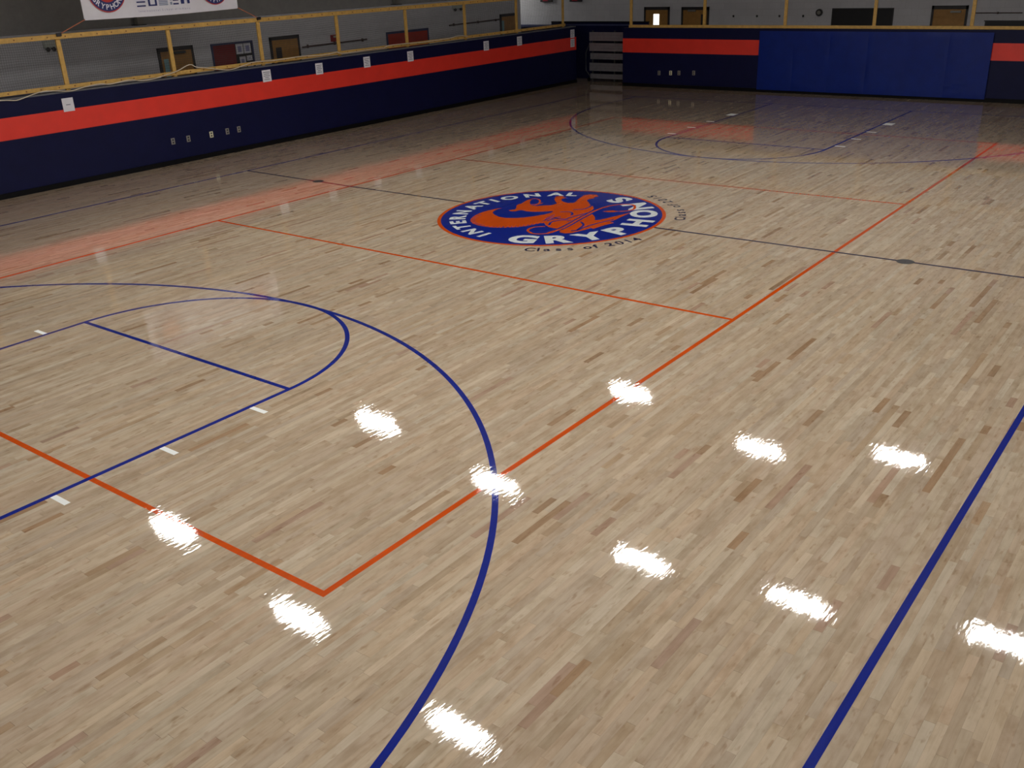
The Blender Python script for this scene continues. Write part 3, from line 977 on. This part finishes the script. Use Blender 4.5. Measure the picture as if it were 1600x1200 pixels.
cp = thing('conduit', (X2, -1.9, 1.84), 'thin conduit right of the far right door', 'pipe')
obj('pipe', MB().tube([(X2 - .02, -1.3, 1.86), (X2 - .02, -2.6, 1.86)], .015, 8), 'conduit', cp)
obj('clip', MB().box(X2 - .03, X2, -1.97, -1.93, 1.83, 1.89), 'conduit', cp)
for i, y in enumerate((6.35, 5.5, 4.71, 3.9)):
    k = thing('wall_hook', (X2, y, 1.76), 'tiny dark wall hook on the far wall, %s from the doors' % ('first', 'second', 'third', 'fourth')[i], 'hook', 'hooks on the far wall')
    obj('plate', MB().rbox(X2 - .012, X2 - .001, y - .03, y + .03, 1.75, 1.82, .003), 'frame', k)
    obj('peg', MB().tube([(X2 - .012, y, 1.79), (X2 - .06, y, 1.785), (X2 - .07, y, 1.81)], .009, 6), 'frame', k)
for y, z, lab in ((14.1, 2.31, 'dark hanging sign with red face near the pale side hall'), (12.75, 2.31, 'dark hanging sign with red face left of the far doors')):
    s = thing('hanging_sign', (X2 - .2, y, z), lab, 'sign', 'signs in the far corner')
    obj('case', MB().rbox(X2 - .12, X2 - .04, y - .30, y + .24, z, z + .2, .01), 'frame', s)
    obj('face', MB().box(X2 - .126, X2 - .1205, y - .12, y + .12, z + .03, z + .17), 'sign_red', s)
    obj('bracket', MB().box(X2 - .09, X2, y - .03, y + .03, z + .2, z + .25), 'frame', s)
hl = thing('hall_lamp', (18.6, 15.6, 3.0), 'ceiling lamp of the side hall in the far corner', 'lamp')
obj('housing', MB().box(18.0, 19.2, 15.3, 15.9, 3.06, 3.14), 'housing', hl)
obj('diffuser', MB().rbox(18.04, 19.16, 15.34, 15.86, 3.00, 3.059, .01), 'lamp_small', hl)
obj('stem', MB().tube([(18.6, 15.6, 3.14), (18.6, 15.6, 4.5)], .015, 6), 'steel', hl)
wc = thing('hall_cabinet', (19.6, 14.3, 0), 'low pale blue ledge against the wall of the side hall', 'ledge')
obj('shelf', MB().rbox(19.55, X2 - .005, 13.45, 15.6, 1.42, 1.50, .01), 'blue_frame', wc)
obj('support', MB().box(19.62, X2 - .005, 13.5, 15.55, -.06, 1.42), 'navy', wc)

# ------------------------------------------------------------------ hanging banner
YB = YL + 0.0
bn = thing('hanging_banner', (0.115, YB, 3.0), 'white printed banner with round emblems hung above the left railing', 'banner')
m = MB()
NX, NZ = 24, 8
vv = []
for a in range(NX + 1):
    for b in range(NZ + 1):
        fx, fz = a / NX, b / NZ
        xx = -1.71 + fx * 3.655
        z0 = 2.997 + fx * 0.02 - 0.02 * math.sin(math.pi * fx)
        zz = z0 + fz * (4.15 - z0)
        vv.append((xx, YB + 0.012 * math.sin(fx * 9) * (1 - fz), zz))
ff = [(a * (NZ + 1) + b, (a + 1) * (NZ + 1) + b, (a + 1) * (NZ + 1) + b + 1, a * (NZ + 1) + b + 1) for a in range(NX) for b in range(NZ)]
k = len(vv)
m.add(vv + [(p[0], p[1] + 0.004, p[2]) for p in vv], ff + [tuple(i + k for i in f[::-1]) for f in ff])
ring = [a * (NZ + 1) for a in range(NX + 1)] + [NX * (NZ + 1) + b for b in range(1, NZ + 1)] + [a * (NZ + 1) + NZ for a in range(NX - 1, -1, -1)] + [b for b in range(NZ - 1, 0, -1)]
m.f += [(ring[i], ring[i] + k, ring[(i + 1) % len(ring)] + k, ring[(i + 1) % len(ring)]) for i in range(len(ring))]
obj('banner_sheet', m, 'banner', bn, smooth=False)


def vdisc(cx, cz, r, y, n=48):
    return MB().poly([(cx + r * math.cos(2 * math.pi * i / n), y, cz + r * math.sin(2 * math.pi * i / n)) for i in range(n)])


def vtext(ch, cx, cz, h, ang, y, bold, wide=1.0):
    vs, fs = get_glyph(ch, bold)
    xs_ = [v[0] for v in vs]
    c0 = (min(xs_) + max(xs_)) / 2
    s = h / CAPH
    ca, sa = math.cos(ang), math.sin(ang)
    out = []
    for px, pz in vs:
        a, b = (px - c0) * s * wide, (pz - .36) * s
        out.append((cx + a * ca - b * sa, y, cz + a * sa + b * ca))
    return out, fs


for ex, ez, R_, lab in ((-1.15, 3.525, .415, 'large round navy emblem on the banner'), (1.37, 3.50, .375, 'smaller round navy emblem on the banner')):
    e = thing('banner_emblem', (ex, YB, ez - R_), lab, parent=bn)
    yy = YB - 0.016
    obj('rim', vdisc(ex, ez, R_, yy), 'b_red', e)
    obj('disc', vdisc(ex, ez, R_ * .955, yy - .0006), 'b_navy', e)
    obj('inner_disc', vdisc(ex, ez, R_ * .56, yy - .0012), 'b_red', e)
    m = MB()
    for q in range(5):
        z_ = ez - R_ * (.44 - .2 * q)
        hw = math.sqrt(max(0, (R_ * .54) ** 2 - (z_ - ez) ** 2))
        m.poly([(ex - hw, yy - .0018, z_), (ex + hw * .9, yy - .0018, z_ + R_ * .05), (ex + hw * .4, yy - .0018, z_ + R_ * .10)])
    obj('streaks', m, 'b_peach', e)
    m = MB()
    for word, a0, a1, outw in (('GRYPHONS', -150, -22, False), ('INTERNATIONAL', 198, -14, True)):
        for q, ch in enumerate(word):
            a = math.radians(a0 + (a1 - a0) * q / (len(word) - 1))
            h = R_ * (.24 if not outw else .16)
            o_, f_ = vtext(ch, ex + R_ * .755 * math.cos(a), ez + R_ * .755 * math.sin(a), h, a - math.pi / 2 if outw else a + math.pi / 2, yy - .0024, .02)
            m.add(o_, f_)
    obj('lettering', m, 'banner', e, kind='stuff')
yy = YB - 0.016


def vrect(m, x0, x1, z0, z1):
    return m.poly([(x0, yy, z0), (x1, yy, z0), (x1, yy, z1), (x0, yy, z1)])


for rects in ([(-.535, -.335, z0, z0 + .026) for z0 in (3.176, 3.25, 3.325)],
              [(-.27, -.07, 3.178, 3.205), (-.27, -.225, 3.205, 3.32), (-.115, -.07, 3.205, 3.32), (-.27, -.07, 3.32, 3.35)],
              [(.31, .445, z0, z0 + .028) for z0 in (3.178, 3.25, 3.325)],
              [(.50, .58, 3.185, 3.32), (.655, .715, 3.185, 3.32), (.50, .715, 3.32, 3.35)]):
    m = MB()
    for q in rects:
        vrect(m, *q)
    obj('block_letter', m, 'b_navy', bn, label='bold navy block letter')
m = MB()
for q in range(6):
    vrect(m, -.025, .185, 3.178 + q * .03, 3.178 + q * .03 + .019)
vrect(m, .24, .288, 3.18, 3.235); vrect(m, .24, .288, 3.26, 3.30)
obj('hatched_block', m, 'b_grey', bn, label='grey blue hatched block')
m = MB()
word = 'International School of Indiana'
adv = {'I': .3, 'l': .25, 'i': .25, 't': .35, 'r': .38, 'f': .33, ' ': .3, 'S': .7}
tot = sum(adv.get(c, .58) for c in word)
cx = -.525
for ch in word:
    w = adv.get(ch, .58) * 1.24 / tot
    if ch != ' ':
        o_, f_ = vtext(ch, cx + w / 2, 3.095, .04, 0, yy, .0)
        m.add(o_, f_)
    cx += w
obj('small_lettering', m, 'b_pale', bn, kind='stuff', label='small violet grey line of words')
obj('cord', MB().tube([(-1.70, YB, 3.01), (-2.26, YB + .012, 2.79)], .010, 6), 'cord', bn, label='orange tie cord')
obj('cord', MB().tube([(1.94, YB, 3.03), (2.46, YB + .012, 2.79)], .010, 6), 'cord', bn, label='orange tie cord')
obj('knot', MB().rbox(-2.33, -2.23, YB - .01, YB + .026, 2.75, 2.81, .008), 'socket', bn)
obj('knot', MB().rbox(2.43, 2.53, YB - .01, YB + .026, 2.75, 2.81, .008), 'socket', bn)
for x in (-1.6, 0.1, 1.85):
    obj('hanger_line', MB().tube([(x, YB, 4.14), (x, YB, 5.55)], .006, 5), 'steel', bn)

# ------------------------------------------------------------------ high bay lamps over the court
LAMPS = []
for x in (-9.85, -4.92, 0.04, 5.08):
    for y, z in ((4.62, 4.98), (1.5, 5.47), (-1.7, 6.0), (-4.53, 5.70), (-7.46, 5.17)):
        if abs(x) > 5 and y > 4:
            continue          # no lamp shines there
        if x > 5 and y < -3:
            z -= 0.3
        LAMPS.append((x, y, z))
proto = None
for x, y, z in LAMPS:
    if proto is None:
        t = thing('high_bay_lamp', (x, y, z), 'long white high bay lamp hung over the court', 'lamp', 'high bay lamps over the court')
        obj('housing', MB().box(x - .19, x + .19, y - .53, y + .53, z + .03, z + .10), 'housing', t)
        # wrap-around lens: shines down and sideways
        xa, xb, ya, yb, za = x - .13, x + .13, y - .43, y + .43, z - .04
        obj('lens', MB().add([(xa, ya, z + .03), (xb, ya, z + .03), (xb, yb, z + .03), (xa, yb, z + .03), (xa, ya, za), (xb, ya, za), (xb, yb, za), (xa, yb, za)],
                             [(7, 6, 5, 4), (0, 4, 5, 1), (1, 5, 6, 2), (2, 6, 7, 3), (3, 7, 4, 0)]), 'lamp', t)
        for s in (-.4, .4):
            obj('hanger', MB().tube([(x, y + s, z + .10), (x, y + s, z + 1.24)], .01, 6), 'steel', t)
        proto = t
    else:
        t = proto.copy()
        COL.objects.link(t)
        t.location = (x, y, z)
        for ch in proto.children:
            c = ch.copy()
            COL.objects.link(c)
            c.parent = t
